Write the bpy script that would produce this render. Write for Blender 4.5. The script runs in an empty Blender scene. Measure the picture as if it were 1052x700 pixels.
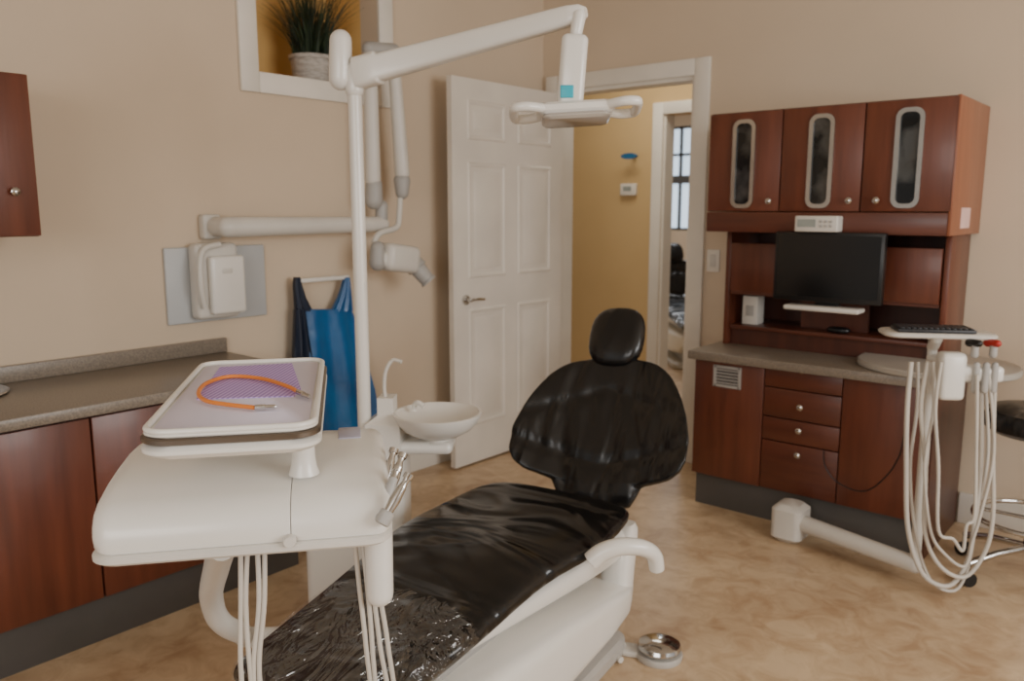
import bpy,bmesh,math,random
from mathutils import Vector,Matrix
random.seed(7)
COL=bpy.context.scene.collection
FP=840.;PT=math.radians(9.2);YW=math.radians(40.4);H=1.385
R2=Vector((math.cos(YW),math.sin(YW),0));F2=Vector((-math.sin(YW),math.cos(YW),0))
FW=F2*math.cos(PT)+Vector((0,0,-math.sin(PT)));UP=F2*math.sin(PT)+Vector((0,0,math.cos(PT)))
CAM=Vector((0,0,H))
def ray(px,py): return FW+R2*((px-526)/FP)+UP*((350-py)/FP)
def hit(px,py,ax,val):
    d=ray(px,py);i='xyz'.index(ax);return CAM+d*((val-CAM[i])/d[i])
def atD(px,py,D):
    d=ray(px,py);return CAM+d*(D/d.dot(F2))
V=Vector
# ---------------------------------------------------------------- materials
def lin(c):
    return tuple(((x/255/12.92) if x/255<=.04045 else ((x/255+.055)/1.055)**2.4) for x in c)+(1,)
def mat(name,c,rough=.5,metal=0,c2=None,scale=8,bump=0,bscale=60,coat=0,stretch=(1,1,1),emit=0,detail=4,ramp=(.35,.65),spec=.5,bdist=.01,bdet=3,bdistort=0):
    m=bpy.data.materials.new(name);m.use_nodes=True;n=m.node_tree.nodes;l=m.node_tree.links
    b=n['Principled BSDF'];b.inputs['Base Color'].default_value=lin(c);b.inputs['Roughness'].default_value=rough
    b.inputs['Metallic'].default_value=metal;b.inputs['Coat Weight'].default_value=coat;b.inputs['Coat Roughness'].default_value=.12
    b.inputs['Specular IOR Level'].default_value=spec
    tc=n.new('ShaderNodeTexCoord');mp=n.new('ShaderNodeMapping');mp.inputs['Scale'].default_value=stretch
    l.new(tc.outputs['Object'],mp.inputs['Vector'])
    if c2 is None: c2=tuple(max(0,x*.95) for x in c)
    t=n.new('ShaderNodeTexNoise');t.inputs['Scale'].default_value=scale;t.inputs['Detail'].default_value=detail
    r=n.new('ShaderNodeValToRGB');r.color_ramp.elements[0].position=ramp[0];r.color_ramp.elements[1].position=ramp[1]
    r.color_ramp.elements[0].color=lin(c2);r.color_ramp.elements[1].color=lin(c)
    l.new(mp.outputs[0],t.inputs['Vector']);l.new(t.outputs['Fac'],r.inputs[0]);l.new(r.outputs[0],b.inputs['Base Color'])
    if bump:
        t2=n.new('ShaderNodeTexNoise');t2.inputs['Scale'].default_value=bscale;t2.inputs['Detail'].default_value=bdet;t2.inputs['Distortion'].default_value=bdistort
        bp=n.new('ShaderNodeBump');bp.inputs['Strength'].default_value=bump;bp.inputs['Distance'].default_value=bdist
        l.new(mp.outputs[0],t2.inputs['Vector']);l.new(t2.outputs['Fac'],bp.inputs['Height']);l.new(bp.outputs[0],b.inputs['Normal'])
    if emit:
        b.inputs['Emission Color'].default_value=lin(c);b.inputs['Emission Strength'].default_value=emit
    return m
Mwall=mat('wall_paint',(210,191,167),.85,c2=(205,186,162),scale=1.5,bump=.15,bscale=120,bdist=.003)
Myel=mat('yellow_paint',(206,176,126),.85,c2=(200,170,120),scale=2,bump=.1,bscale=120,bdist=.003)
Mgold=mat('ochre_paint',(232,190,118),.8,scale=2)
Mtrim=mat('white_trim_paint',(230,223,211),.45,scale=3)
Mdoor=mat('door_paint',(228,220,208),.4,scale=3,bump=.08,bscale=40,bdist=.002)
Mceil=mat('ceiling_paint',(225,218,205),.9)
Mwhite=mat('white_plastic',(226,223,216),.3,scale=3,coat=.25,c2=(222,218,210))
Mwhite2=mat('warm_white_plastic',(212,207,198),.4,scale=3)
Mgrey=mat('grey_plastic',(170,167,162),.45)
Mpanel=mat('pale_blue_grey_plastic',(186,188,188),.4,scale=2)
Mlgrey=mat('light_grey_laminate',(178,172,162),.35,c2=(174,167,157),scale=4)
Mdgrey=mat('dark_grey_kick_laminate',(84,81,78),.5)
Mblack=mat('black_plastic',(20,20,21),.35)
Mscreen=mat('black_screen_glass',(9,9,10),.2)
Mvinyl=mat('black_vinyl',(14,14,15),.27,c2=(10,10,11),bump=.5,bscale=5.5,stretch=(1.9,.7,.5),bdist=.04,spec=.55,bdet=1.6,bdistort=.7)
Mvinyl2=mat('black_vinyl_seat',(14,14,15),.24,c2=(10,10,11),bump=.65,bscale=3.8,stretch=(.75,1.7,1),bdist=.07,spec=.5,bdet=1.5,bdistort=1.0)
Mchrome=mat('chrome',(205,203,200),.14,1)
Msteel=mat('brushed_steel',(190,187,182),.25,1)
Mbronze=mat('dull_tray_metal',(120,108,96),.35,.8)
Mmirror=mat('tinted_glass',(80,80,78),.1,.3,c2=(24,25,25),scale=10,stretch=(1,1,.8),ramp=(.45,.62))
Mrub=mat('hose_rubber',(200,193,182),.45)
Mmat_=mat('lavender_tray_liner',(212,206,222),.5,scale=3)
Mor=mat('orange_rubber',(222,128,48),.4)
Mteal=mat('teal_sticker',(40,170,190),.4)
Msign=mat('blue_sign_paint',(34,96,140),.5)
Mred=mat('red_plastic',(170,40,32),.4)
Mpink=mat('pale_pink_paper',(226,190,180),.7)
Mblue=mat('blue_nylon',(10,104,164),.36,c2=(8,80,134),scale=4,bump=.45,bscale=4,bdist=.04,coat=.2)
Mnavy=mat('navy_nylon',(16,28,50),.5)
Mpot=mat('grey_woven_pot',(190,184,176),.8,c2=(160,153,144),scale=30,bump=.6,bscale=40,stretch=(1,1,3),bdist=.01)
Mgrass=mat('grass_blades',(44,62,34),.6,c2=(22,36,22),scale=14)
Msoil=mat('soil',(50,38,28),.9)
Mbase=mat('base_grey_metal',(186,182,175),.4,.1)
Mlens=mat('frosted_lens',(176,168,158),.2,coat=.3)
Mday=mat('daylight_glass',(190,208,224),.3,emit=1.8)
Mdisp=mat('pale_display',(150,156,150),.3)
Mkey=mat('dark_key_plastic',(34,34,38),.45)
Mpad=mat('touch_panel_lavender',(176,174,192),.35)
def woodmat(name,c,c2,stretch):
    return mat(name,c,.36,c2=c2,scale=3.2,stretch=stretch,detail=7,coat=.1,bump=.03,bscale=10,ramp=(.25,.75))
Mwood=woodmat('cherry_wood',(112,60,41),(86,44,30),(8,8,.8))
Mwoodd=woodmat('dark_cherry_wood',(84,44,31),(64,32,23),(8,8,.8))
Mwoodh=woodmat('cherry_wood_rail',(102,54,37),(78,39,27),(.8,8,8))
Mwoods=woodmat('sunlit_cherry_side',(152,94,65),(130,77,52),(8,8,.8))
Mcount=mat('speckled_laminate',(142,131,117),.33,c2=(116,106,95),scale=190,ramp=(.35,.65),detail=2)
def floormat():
    m=mat('marbled_vinyl_floor',(210,183,148),.38,c2=(168,138,106),scale=2.3,detail=8,ramp=(.38,.62),bump=.04,bscale=8)
    n=m.node_tree.nodes;l=m.node_tree.links;b=n['Principled BSDF']
    r=[x for x in n if x.type=='VALTORGB'][0]
    t=[x for x in n if x.type=='TEX_NOISE' and x.inputs['Scale'].default_value<5][0]
    t.inputs['Distortion'].default_value=.7;t.inputs['Roughness'].default_value=.58
    t3=n.new('ShaderNodeTexNoise');t3.inputs['Scale'].default_value=9;t3.inputs['Detail'].default_value=9;t3.inputs['Roughness'].default_value=.6;t3.inputs['Distortion'].default_value=.9
    mp=[x for x in n if x.type=='MAPPING'][0];l.new(mp.outputs[0],t3.inputs['Vector'])
    r3=n.new('ShaderNodeValToRGB');r3.color_ramp.elements[0].position=.36;r3.color_ramp.elements[1].position=.6
    r3.color_ramp.elements[0].color=lin((162,130,98));r3.color_ramp.elements[1].color=lin((214,191,158))
    l.new(t3.outputs['Fac'],r3.inputs[0])
    mx=n.new('ShaderNodeMixRGB');mx.inputs[0].default_value=.45
    l.new(r.outputs[0],mx.inputs[1]);l.new(r3.outputs[0],mx.inputs[2]);l.new(mx.outputs[0],b.inputs['Base Color'])
    return m
Mfloor=floormat()
def bibmat():
    m=mat('lavender_ribbed_paper',(196,172,212),.6);n=m.node_tree.nodes;l=m.node_tree.links
    w=n.new('ShaderNodeTexWave');w.inputs['Scale'].default_value=40;mp=[x for x in n if x.type=='MAPPING'][0]
    mp.inputs['Rotation'].default_value=(0,0,-.65)
    l.new(mp.outputs[0],w.inputs['Vector']);r=n.new('ShaderNodeValToRGB')
    r.color_ramp.elements[0].color=lin((146,116,190));r.color_ramp.elements[1].color=lin((200,174,224))
    l.new(w.outputs['Fac'],r.inputs[0]);l.new(r.outputs[0],n['Principled BSDF'].inputs['Base Color']);return m
Mbib=bibmat()
def filmmat():
    m=bpy.data.materials.new('clear_plastic_film');m.use_nodes=True;n=m.node_tree.nodes;l=m.node_tree.links;n.clear()
    o=n.new('ShaderNodeOutputMaterial');mx=n.new('ShaderNodeMixShader');t=n.new('ShaderNodeBsdfTransparent');g=n.new('ShaderNodeBsdfGlossy')
    g.inputs['Roughness'].default_value=.06;g.inputs['Color'].default_value=(.88,.89,.9,1)
    tc=n.new('ShaderNodeTexCoord');mp=n.new('ShaderNodeMapping');mp.inputs['Scale'].default_value=(1,.5,1)
    ns=n.new('ShaderNodeTexNoise');ns.inputs['Scale'].default_value=9;ns.inputs['Detail'].default_value=3;ns.inputs['Distortion'].default_value=2.2
    bp=n.new('ShaderNodeBump');bp.inputs['Strength'].default_value=1;bp.inputs['Distance'].default_value=.08
    l.new(tc.outputs['Object'],mp.inputs[0]);l.new(mp.outputs[0],ns.inputs['Vector']);l.new(ns.outputs['Fac'],bp.inputs['Height']);l.new(bp.outputs[0],g.inputs['Normal'])
    mx.inputs[0].default_value=.11;l.new(t.outputs[0],mx.inputs[1]);l.new(g.outputs[0],mx.inputs[2]);l.new(mx.outputs[0],o.inputs[0]);return m
Mfilm=filmmat()
# ---------------------------------------------------------------- mesh builder
ROOT={}
def smooth(pts,k=6):
    pts=[V(q) for q in pts];out=[]
    for i in range(len(pts)-1):
        a=pts[max(i-1,0)];b=pts[i];c=pts[i+1];d=pts[min(i+2,len(pts)-1)]
        for j in range(k):
            t=j/k;out.append(.5*((2*b)+(c-a)*t+(2*a-5*b+4*c-d)*t*t+(3*b-a-3*c+d)*t**3))
    out.append(pts[-1]);return out
class MB:
    def __init__(s): s.bm=bmesh.new()
    def merge(s,t,mx=None):
        if mx is not None: bmesh.ops.transform(t,matrix=mx,verts=t.verts)
        me=bpy.data.meshes.new('tmp');t.to_mesh(me);t.free();s.bm.from_mesh(me);bpy.data.meshes.remove(me);return s
    def box(s,x0,x1,y0,y1,z0,z1,b=0,seg=2,mx=None):
        t=bmesh.new();bmesh.ops.create_cube(t,size=1)
        bmesh.ops.transform(t,matrix=Matrix.Translation(((x0+x1)/2,(y0+y1)/2,(z0+z1)/2))@Matrix.Diagonal((abs(x1-x0),abs(y1-y0),abs(z1-z0),1)),verts=t.verts)
        if b: bmesh.ops.bevel(t,geom=t.edges[:],offset=b,segments=seg,profile=.5,affect='EDGES',clamp_overlap=True)
        return s.merge(t,mx)
    def tray(s,x0,x1,y0,y1,z0,z1,cr,b=.003,mx=None):   # slab with rounded plan corners
        P=[]
        for cx,cy,a0 in ((x1-cr,y1-cr,0),(x0+cr,y1-cr,90),(x0+cr,y0+cr,180),(x1-cr,y0+cr,270)):
            for k in range(7):
                a=math.radians(a0+15*k);P.append((cx+cr*math.cos(a),cy+cr*math.sin(a)))
        cx,cy=(x0+x1)/2,(y0+y1)/2
        def ring(z,i): return [V((x+(-i if x>cx else i),y+(-i if y>cy else i),z)) for x,y in P]
        rs=[ring(z0,b),ring(z0+b,0),ring(z1-b,0),ring(z1,b)]
        return s.loft(rs,mx=mx)
    def loft(s,rings,caps=True,mx=None):
        t=bmesh.new();R=[[t.verts.new(q) for q in r] for r in rings];n=len(R[0])
        for a,b in zip(R,R[1:]):
            for i in range(n): t.faces.new((a[i],a[(i+1)%n],b[(i+1)%n],b[i]))
        if caps:
            t.faces.new(R[0][::-1]);t.faces.new(R[-1])
        return s.merge(t,mx)
    def tube(s,pts,r,n=12,radii=None,closed=False,flat=1):
        pts=[V(q) for q in pts];m=len(pts);rings=[];prev=None
        for i,q in enumerate(pts):
            if closed: d=pts[(i+1)%m]-pts[i-1]
            else: d=pts[min(i+1,m-1)]-pts[max(i-1,0)]
            d.normalize()
            if prev is None:
                a=V((0,0,1)) if abs(d.z)<.9 else V((1,0,0));u=d.cross(a).normalized()
            else:
                u=(prev-d*prev.dot(d)).normalized()
            prev=u;w=d.cross(u);rr=radii[i] if radii else r
            rings.append([q+u*rr*math.cos(2*math.pi*k/n)+w*rr*flat*math.sin(2*math.pi*k/n) for k in range(n)])
        if closed: rings.append(rings[0]);return s.loft(rings,caps=False)
        return s.loft(rings)
    def cap(s,a,b,r,r2=None,n=16,rd=True):  # rounded-end bar
        a=V(a);b=V(b);r2=r if r2 is None else r2;d=(b-a).normalized();P=[];Q=[]
        if rd:
            for k in range(5):
                t=math.pi/2*k/5;P.append(a-d*r*math.cos(t));Q.append(max(r*math.sin(t),r*.02))
        P.append(a);Q.append(r);P.append(b);Q.append(r2)
        if rd:
            for k in range(4,-1,-1):
                t=math.pi/2*k/5;P.append(b+d*r2*math.cos(t));Q.append(max(r2*math.sin(t),r2*.02))
        return s.tube(P,1,n,radii=Q)
    def lathe(s,prof,c=(0,0,0),n=36,mx=None):
        rings=[[V((c[0]+max(r,1e-4)*math.cos(2*math.pi*k/n),c[1]+max(r,1e-4)*math.sin(2*math.pi*k/n),c[2]+z)) for k in range(n)] for r,z in prof]
        return s.loft(rings,mx=mx)
    def spin(s,a,b,prof,n=16):  # lathe along segment a->b, prof=(t,r)
        a=V(a);b=V(b);P=[a+(b-a)*t for t,r in prof];d=(b-a).normalized()
        u=d.cross(V((0,0,1)) if abs(d.z)<.9 else V((1,0,0))).normalized();w=d.cross(u)
        return s.loft([[q+u*r*math.cos(2*math.pi*k/n)+w*r*math.sin(2*math.pi*k/n) for k in range(n)] for q,(t,r) in zip(P,prof)])
    def ell(s,c,sz,e=1.0,mx=None,n=24,m=12):
        rings=[]
        def sg(x): return (1 if x>=0 else -1)*abs(x)**e
        for j in range(1,m):
            ph=-math.pi/2+math.pi*j/m
            rings.append([V((c[0]+sz[0]*sg(math.cos(ph))*sg(math.cos(2*math.pi*k/n)),c[1]+sz[1]*sg(math.cos(ph))*sg(math.sin(2*math.pi*k/n)),c[2]+sz[2]*sg(math.sin(ph)))) for k in range(n)])
        return s.loft(rings,mx=mx)
    def prism(s,pts,d,mx=None):  # polygon of 3d points extruded by vector d
        return s.loft([[V(q) for q in pts],[V(q)+V(d) for q in pts]],mx=mx)
    def build(s,name,m,parent=None,sub=0,world=False,ang=38):
        bm=s.bm;bmesh.ops.recalc_face_normals(bm,faces=bm.faces)
        off=None
        if parent is None:
            xs=[v.co for v in bm.verts];mn=[min(c[i] for c in xs) for i in range(3)];mxx=[max(c[i] for c in xs) for i in range(3)]
            off=V(((mn[0]+mxx[0])/2,(mn[1]+mxx[1])/2,mn[2]));bmesh.ops.translate(bm,vec=-off,verts=bm.verts)
        elif world:
            bmesh.ops.transform(bm,matrix=ROOT[parent.name].inverted(),verts=bm.verts)
        me=bpy.data.meshes.new(name);bm.to_mesh(me);bm.free()
        for q in me.polygons:q.use_smooth=True
        me.set_sharp_from_angle(angle=math.radians(ang));me.materials.append(m)
        o=bpy.data.objects.new(name,me);COL.objects.link(o)
        if off is not None: o.location=off;ROOT[o.name]=Matrix.Translation(off)
        else: o.parent=parent;ROOT[o.name]=ROOT[parent.name]
        if sub:
            sm=o.modifiers.new('Subdivision','SUBSURF');sm.levels=sub;sm.render_levels=sub
        return o
def tag(o,label,cat,group=None):
    o['label']=label;o['category']=cat
    if group:o['group']=group
    return o
def thing(name,label,cat,loc=(0,0,0),rotz=0,group=None):
    o=bpy.data.objects.new(name,None);COL.objects.link(o);o.location=loc;o.rotation_euler=(0,0,rotz);o.empty_display_size=.1
    ROOT[o.name]=Matrix.Translation(loc)@Matrix.Rotation(rotz,4,'Z');return tag(o,label,cat,group)
def struct(name,mb,m,parent=None):
    o=mb.build(name,m,parent,world=parent is not None)
    if parent is None:o['kind']='structure'
    return o
def copy_tree(o,parent=None):
    c=o.copy();COL.objects.link(c)
    if parent:c.parent=parent
    for ch in [x for x in bpy.data.objects if x.parent==o]:copy_tree(ch,c)
    return c
# ---------------------------------------------------------------- setting
LX=-3.12;BY=3.95;CZ=2.75
struct('floor',MB().box(-7.5,2.6,-2.6,10.2,-.06,0),Mfloor)
struct('ceiling',MB().box(-7.5,2.6,-2.6,10.2,CZ,CZ+.06),Mceil)
ny0=hit(263,60,'x',LX).y;ny1=hit(388,60,'x',LX).y;nz0=hit(300,79,'x',LX).z;nz1=2.55
w=MB();w.box(LX-.12,LX,-2.6,ny0,0,CZ);w.box(LX-.12,LX,ny1,BY,0,CZ);w.box(LX-.12,LX,ny0,ny1,0,nz0);w.box(LX-.12,LX,ny0,ny1,nz1,CZ)
struct('wall_left',w,Mwall)
w=MB();w.box(LX-.40,LX-.38,ny0-.02,ny1+.02,nz0-.02,nz1+.02);w.box(LX-.38,LX-.12,ny0-.02,ny0,nz0-.02,nz1+.02);w.box(LX-.38,LX-.12,ny1,ny1+.02,nz0-.02,nz1+.02)
w.box(LX-.38,LX-.12,ny0,ny1,nz0-.02,nz0);w.box(LX-.38,LX-.12,ny0,ny1,nz1,nz1+.02)
struct('wall_niche',w,Mgold)
t=.085;w=MB()
w.box(LX,LX+.02,ny0-t,ny0,nz0-t,nz1+t,.004);w.box(LX,LX+.02,ny1,ny1+t,nz0-t,nz1+t,.004)
w.box(LX,LX+.02,ny0,ny1,nz0-t,nz0,.004);w.box(LX,LX+.02,ny0,ny1,nz1,nz1+t,.004)
struct('trim_1',w,Mtrim)
DX0=-3.0;DX1=-2.115;DZ=2.06
w=MB();w.box(LX-.12,DX0,BY,BY+.12,0,CZ);w.box(DX1,2.6,BY,BY+.12,0,CZ);w.box(DX0,DX1,BY,BY+.12,DZ,CZ)
struct('wall_back',w,Mwall)
w=MB();t=.085
w.box(DX1,DX1+t,BY-.02,BY,0,DZ+t,.004);w.box(DX0-t,DX0,BY-.02,BY,0,DZ+t,.004);w.box(DX0,DX1,BY-.02,BY,DZ,DZ+t,.004)
w.box(DX1-.02,DX1,BY,BY+.12,0,DZ);w.box(DX0,DX0+.02,BY,BY+.12,0,DZ);w.box(DX0+.02,DX1-.02,BY,BY+.12,DZ-.02,DZ)
w.box(DX1,DX1+t,BY+.12,BY+.14,0,DZ+t)
struct('trim_2',w,Mtrim)
struct('wall_right',MB().box(2.6,2.72,-2.6,.1,0,CZ),Mwall)
struct('baseboard_left',MB().box(LX,LX+.015,1.80,BY,0,.12,.004),Mtrim)
struct('baseboard_back',MB().box(-.74,2.6,BY-.018,BY,0,.14,.004).box(DX1+.085,-1.775,BY-.018,BY,0,.14,.004),Mtrim)
HY=5.4;E0=hit(680,200,'y',HY).x;E1=E0+.85
w=MB();w.box(-7.5,E0,HY,HY+.12,0,CZ);w.box(E1,2.6,HY,HY+.12,0,CZ);w.box(E0,E1,HY,HY+.12,DZ,CZ)
struct('wall_hall',w,Myel)
w=MB();w.box(E0-t,E0,HY-.02,HY,0,DZ+t,.004);w.box(E1,E1+t,HY-.02,HY,0,DZ+t,.004);w.box(E0,E1,HY-.02,HY,DZ,DZ+t,.004);w.box(E0,E0+.02,HY,HY+.12,0,DZ);w.box(E1-.02,E1,HY,HY+.12,0,DZ)
struct('trim_3',w,Mtrim)
struct('baseboard_hall',MB().box(-7.5,E0-t,HY-.015,HY,0,.11,.004),Mtrim)
FY=9.6;wx0=-6.2;wx1=-4.4
w=MB();w.box(-7.5,wx0,FY,FY+.1,0,CZ);w.box(wx1,2.6,FY,FY+.1,0,CZ);w.box(wx0,wx1,FY,FY+.1,0,1.1);w.box(wx0,wx1,FY,FY+.1,2.42,CZ)
struct('wall_far',w,Mwall)
wn=MB().box(wx0,wx1,FY+.05,FY+.06,1.1,2.42).build('window_1',Mday);wn['kind']='structure'
w=MB()
for x in (wx0,-5.75,-5.34,-4.95,wx1-.03): w.box(x,x+.03,FY,FY+.04,1.1,2.42)
for z in (1.1,2.05,2.39): w.box(wx0,wx1,FY,FY+.04,z,z+.03)
w.box(wx0,wx1,FY-.01,FY+.04,1.70,1.80)
w.build('window_frame',Mdgrey,wn,world=True)
# door
hy=BY-.03;ny=3.0;dx=-2.965
dr=thing('door_1','open white six panel door','door',(dx,hy,0));dr['kind']='structure'
del dr['label'];del dr['category']
w=MB().box(dx-.018,dx+.018,ny,hy,.012,2.035,.002)
L=hy-ny
cols=((ny+.11,ny+L/2-.05),(ny+L/2+.05,hy-.11));rows=((.22,.86),(1.02,1.62),(1.73,1.93))
for sx in (-1,1):
    for a,b in cols:
        for c,d in rows:
            X_=dx+sx*.018
            def rc(i,o): return [V((X_+sx*o,y,z)) for y,z in ((a+i,c+i),(b-i,c+i),(b-i,d-i),(a+i,d-i))]
            w.loft([rc(0,-.001),rc(.008,.007),rc(.018,.005),rc(.026,-.001)],caps=False)
            w.loft([rc(.045,-.001),rc(.062,.005)])
w.build('door_leaf',Mdoor,dr,world=True,ang=20)
hh=MB();hz=hit(484,307,'x',dx).z
for sx in (-1,1):
    hh.cap((dx+sx*.018,ny+.085,hz),(dx+sx*.03,ny+.085,hz),.026,rd=False);hh.cap((dx+sx*.03,ny+.085,hz),(dx+sx*.06,ny+.085,hz),.01)
    hh.tube(smooth([(dx+sx*.06,ny+.08,hz),(dx+sx*.063,ny+.12,hz+.004),(dx+sx*.058,ny+.19,hz-.002)],4),.008,10)
hh.build('handle',Mchrome,dr,world=True)
# ---------------------------------------------------------------- left cabinets
CX=-2.58
def knob(mb,x,y,z,ax):
    d=V(ax);q=V((x,y,z));mb.spin(q,q+d*.024,[(0,.006),(.35,.005),(.5,.012),(.8,.013),(1,.006)],16)
def left_base(y0,y1,label):
    r=thing('base_cabinet',label,'cabinet',((LX+CX)/2,(y0+y1)/2,0))
    MB().box(LX+.005,CX-.022,y0,y1,.15,.752).build('body',Mwoodd,r,world=True)
    MB().box(LX+.005,CX-.03,y0,y1,0,.15).build('toe_kick',Mdgrey,r,world=True)
    m=(y0+y1)/2
    for a,b,s in ((y0,m,1),(m,y1,-1)):
        d=MB().box(CX-.02,CX,a+.003,b-.003,.155,.745,.003).build('door',Mwood,r,world=True)
        k=MB();knob(k,CX,(b-.05 if s>0 else a+.05),.66,(1,0,0));k.build('knob',Mchrome,d,world=True)
yd=hit(100,516,'x',CX).y
left_base(yd-.76,yd,'cherry wood base cabinet at the left edge, nearest the sink')
left_base(yd,1.77,'cherry wood base cabinet partly hidden behind the white delivery console')
ct=MB().box(LX+.002,-2.555,yd-.9,1.80,.755,.792,.006).build('countertop',Mcount);tag(ct,'speckled grey brown countertop along the left wall with low backsplash','countertop')
MB().box(LX+.002,LX+.022,yd-.9,1.80,.792,.85,.003).build('backsplash',Mcount,ct,world=True)
sk=hit(-60,406,'z',.80)
w=MB().lathe([(.05,.0),(.17,.002),(.185,.006),(.175,.008),(.165,.004),(.05,.001)],(sk.x,sk.y,.7925),40)
tag(w.build('sink',Mchrome),'round steel sink rim set in the left countertop','sink')
uc=thing('wall_cabinet','cherry wood wall cabinet hanging at the upper left edge above the sink','cabinet',((LX-2.8)/2,.65,1.297))
MB().box(LX+.002,-2.82,.30,1.013,1.297,1.79,.002).build('body',Mwood,uc,world=True)
for a,b in ((.30,.655),(.66,1.013)):
    d=MB().box(-2.818,-2.80,a,b,1.30,1.787,.003).build('door',Mwood,uc,world=True)
k=MB();kp=hit(14,197,'x',-2.80);knob(k,-2.80,kp.y,kp.z,(1,0,0));k.build('knob',Mchrome,d,world=True)
# ---------------------------------------------------------------- back wall cabinetry
X0,X1=-1.765,-.757;YF=3.44;YL=3.385
xs=[X0,X0+.336,X0+.672,X1]
bc=thing('base_cabinet','wide cherry wood base cabinet with vent door and four drawers under the grey worktop','cabinet',((X0+X1)/2,(YL+BY)/2,0))
MB().box(X0,X1,YL+.02,BY-.02,.15,.70).build('body',Mwoodd,bc,world=True)
MB().box(X0+.01,X1-.01,YL+.03,BY-.02,0,.15).build('toe_kick',Mdgrey,bc,world=True)
MB().box(X1,X1+.012,YL+.01,BY-.02,.0,.70,.002).build('side_panel',Mwoodd,bc,world=True)
d=MB().box(xs[0],xs[1]-.004,YL,YL+.018,.155,.695,.003).build('door',Mwood,bc,world=True)
v0=hit(735,376,'y',YL);v1=hit(760,399,'y',YL)
w=MB().box(v0.x,v1.x,YL-.002,YL,v1.z,v0.z).build('vent_backing',Mdgrey,d,world=True)
g=MB()
for a,b,c,e in ((v0.x-.006,v0.x+.008,v1.z-.006,v0.z+.006),(v1.x-.008,v1.x+.006,v1.z-.006,v0.z+.006),(v0.x,v1.x,v1.z-.006,v1.z+.006),(v0.x,v1.x,v0.z-.006,v0.z+.006)): g.box(a,b,YL-.008,YL-.001,c,e,.001)
for k in range(5):
    z=v1.z+.014+(v0.z-v1.z-.028)*k/4.;g.box(v0.x+.006,v1.x-.006,YL-.007,YL-.002,z-.0025,z+.0025)
g.build('vent_grille',Mgrey,d,world=True)
kz=[hit(822,380,'y',YL).z,hit(820,418,'y',YL).z,hit(819,442,'y',YL).z,hit(818,467,'y',YL).z]
top=.695
for i in range(4):
    bot=.155 if i==3 else (kz[i]+kz[i+1])/2-.012
    d=MB().box(xs[1],xs[2]-.004,YL,YL+.018,bot+.003,top,.003).build('drawer',Mwoodh,bc,world=True)
    k=MB();knob(k,(xs[1]+xs[2])/2,YL,kz[i],(0,-1,0));k.build('knob',Mchrome,d,world=True);top=bot-.002
d=MB().box(xs[2],xs[3],YL,YL+.018,.155,.695,.003).build('door',Mwood,bc,world=True)
wt=MB().box(X0-.02,X1+.012,YL-.045,BY-.002,.702,.742,.006).build('countertop',Mcount);tag(wt,'speckled grey worktop on the back wall base cabinet','countertop')
lc=V((-.80,3.60));w=MB();P=[]
for k in range(40):
    a=2*math.pi*k/40;P.append((lc.x+.30*math.cos(a),lc.y+.285*math.sin(a)))
w.loft([[V((lc.x+(x-lc.x)*s,lc.y+(y-lc.y)*s,z)) for x,y in P] for z,s in ((.743,.98),(.748,1),(.764,1),(.769,.98))])
tag(w.build('round_table_leaf',Mlgrey),'pale grey round leaf resting on the right end of the back worktop','table leaf')
hu=thing('hutch','dark cherry open hutch between back worktop and glazed wall cabinet','shelf unit',((X0+X1)/2,3.78,.742))
HF=3.61
MB().box(X0+.02,X1-.03,BY-.03,BY-.005,.743,1.278).build('back_panel',Mwoodd,hu,world=True)
for a,b in ((X0+.022,X0+.045),(X1-.05,X1-.027)): MB().box(a,b,HF,BY-.03,.743,1.278,.002).build('side_panel',Mwood,hu,world=True)
MB().box(X0+.046,X1-.051,HF+.01,BY-.03,.82,.838,.002).build('shelf',Mwoodh,hu,world=True)
MB().box(X0+.046,X1-.051,HF+.03,HF+.045,.743,.82).build('front_rail',Mwoodd,hu,world=True)
for a,b in ((X0+.05,X0+.35),(X1-.36,X1-.056)):
    MB().box(a,b,HF+.005,HF+.2,.985,1.005).build('shelf',Mwoodh,hu,world=True)
    MB().box(a,b,HF-.01,HF+.008,1.0,1.225,.003).build('flap_door',Mwood,hu,world=True)
MB().box(X0+.35,X1-.36,HF+.12,HF+.14,.84,1.27).build('centre_panel',Mwoodd,hu,world=True)
ub=thing('wall_cabinet','cherry wall cabinet with three doors holding tall oval glass panels','cabinet',((X0+X1)/2,3.7,1.28))
MB().box(X0,X1-.012,YF+.02,BY-.003,1.37,1.80,.002).build('body',Mwoodd,ub,world=True)
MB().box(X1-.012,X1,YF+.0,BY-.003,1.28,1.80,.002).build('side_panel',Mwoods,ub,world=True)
MB().box(X0,X1-.012,YF,YF+.02,1.28,1.368,.003).build('valance',Mwoodh,ub,world=True)
MB().box(X0,X0+.018,YF+.02,BY-.003,1.28,1.368).build('side_panel',Mwoodd,ub,world=True)
def rrect(cx,cz,w,h,y,r,n=6):
    P=[]
    for sx,sz,a0 in ((1,1,0),(-1,1,90),(-1,-1,180),(1,-1,270)):
        for k in range(n+1):
            a=math.radians(a0+90*k/n);P.append(V((cx+sx*(w/2-r)+r*math.cos(a),y,cz+sz*(h/2-r)+r*math.sin(a))))
    return P
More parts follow.
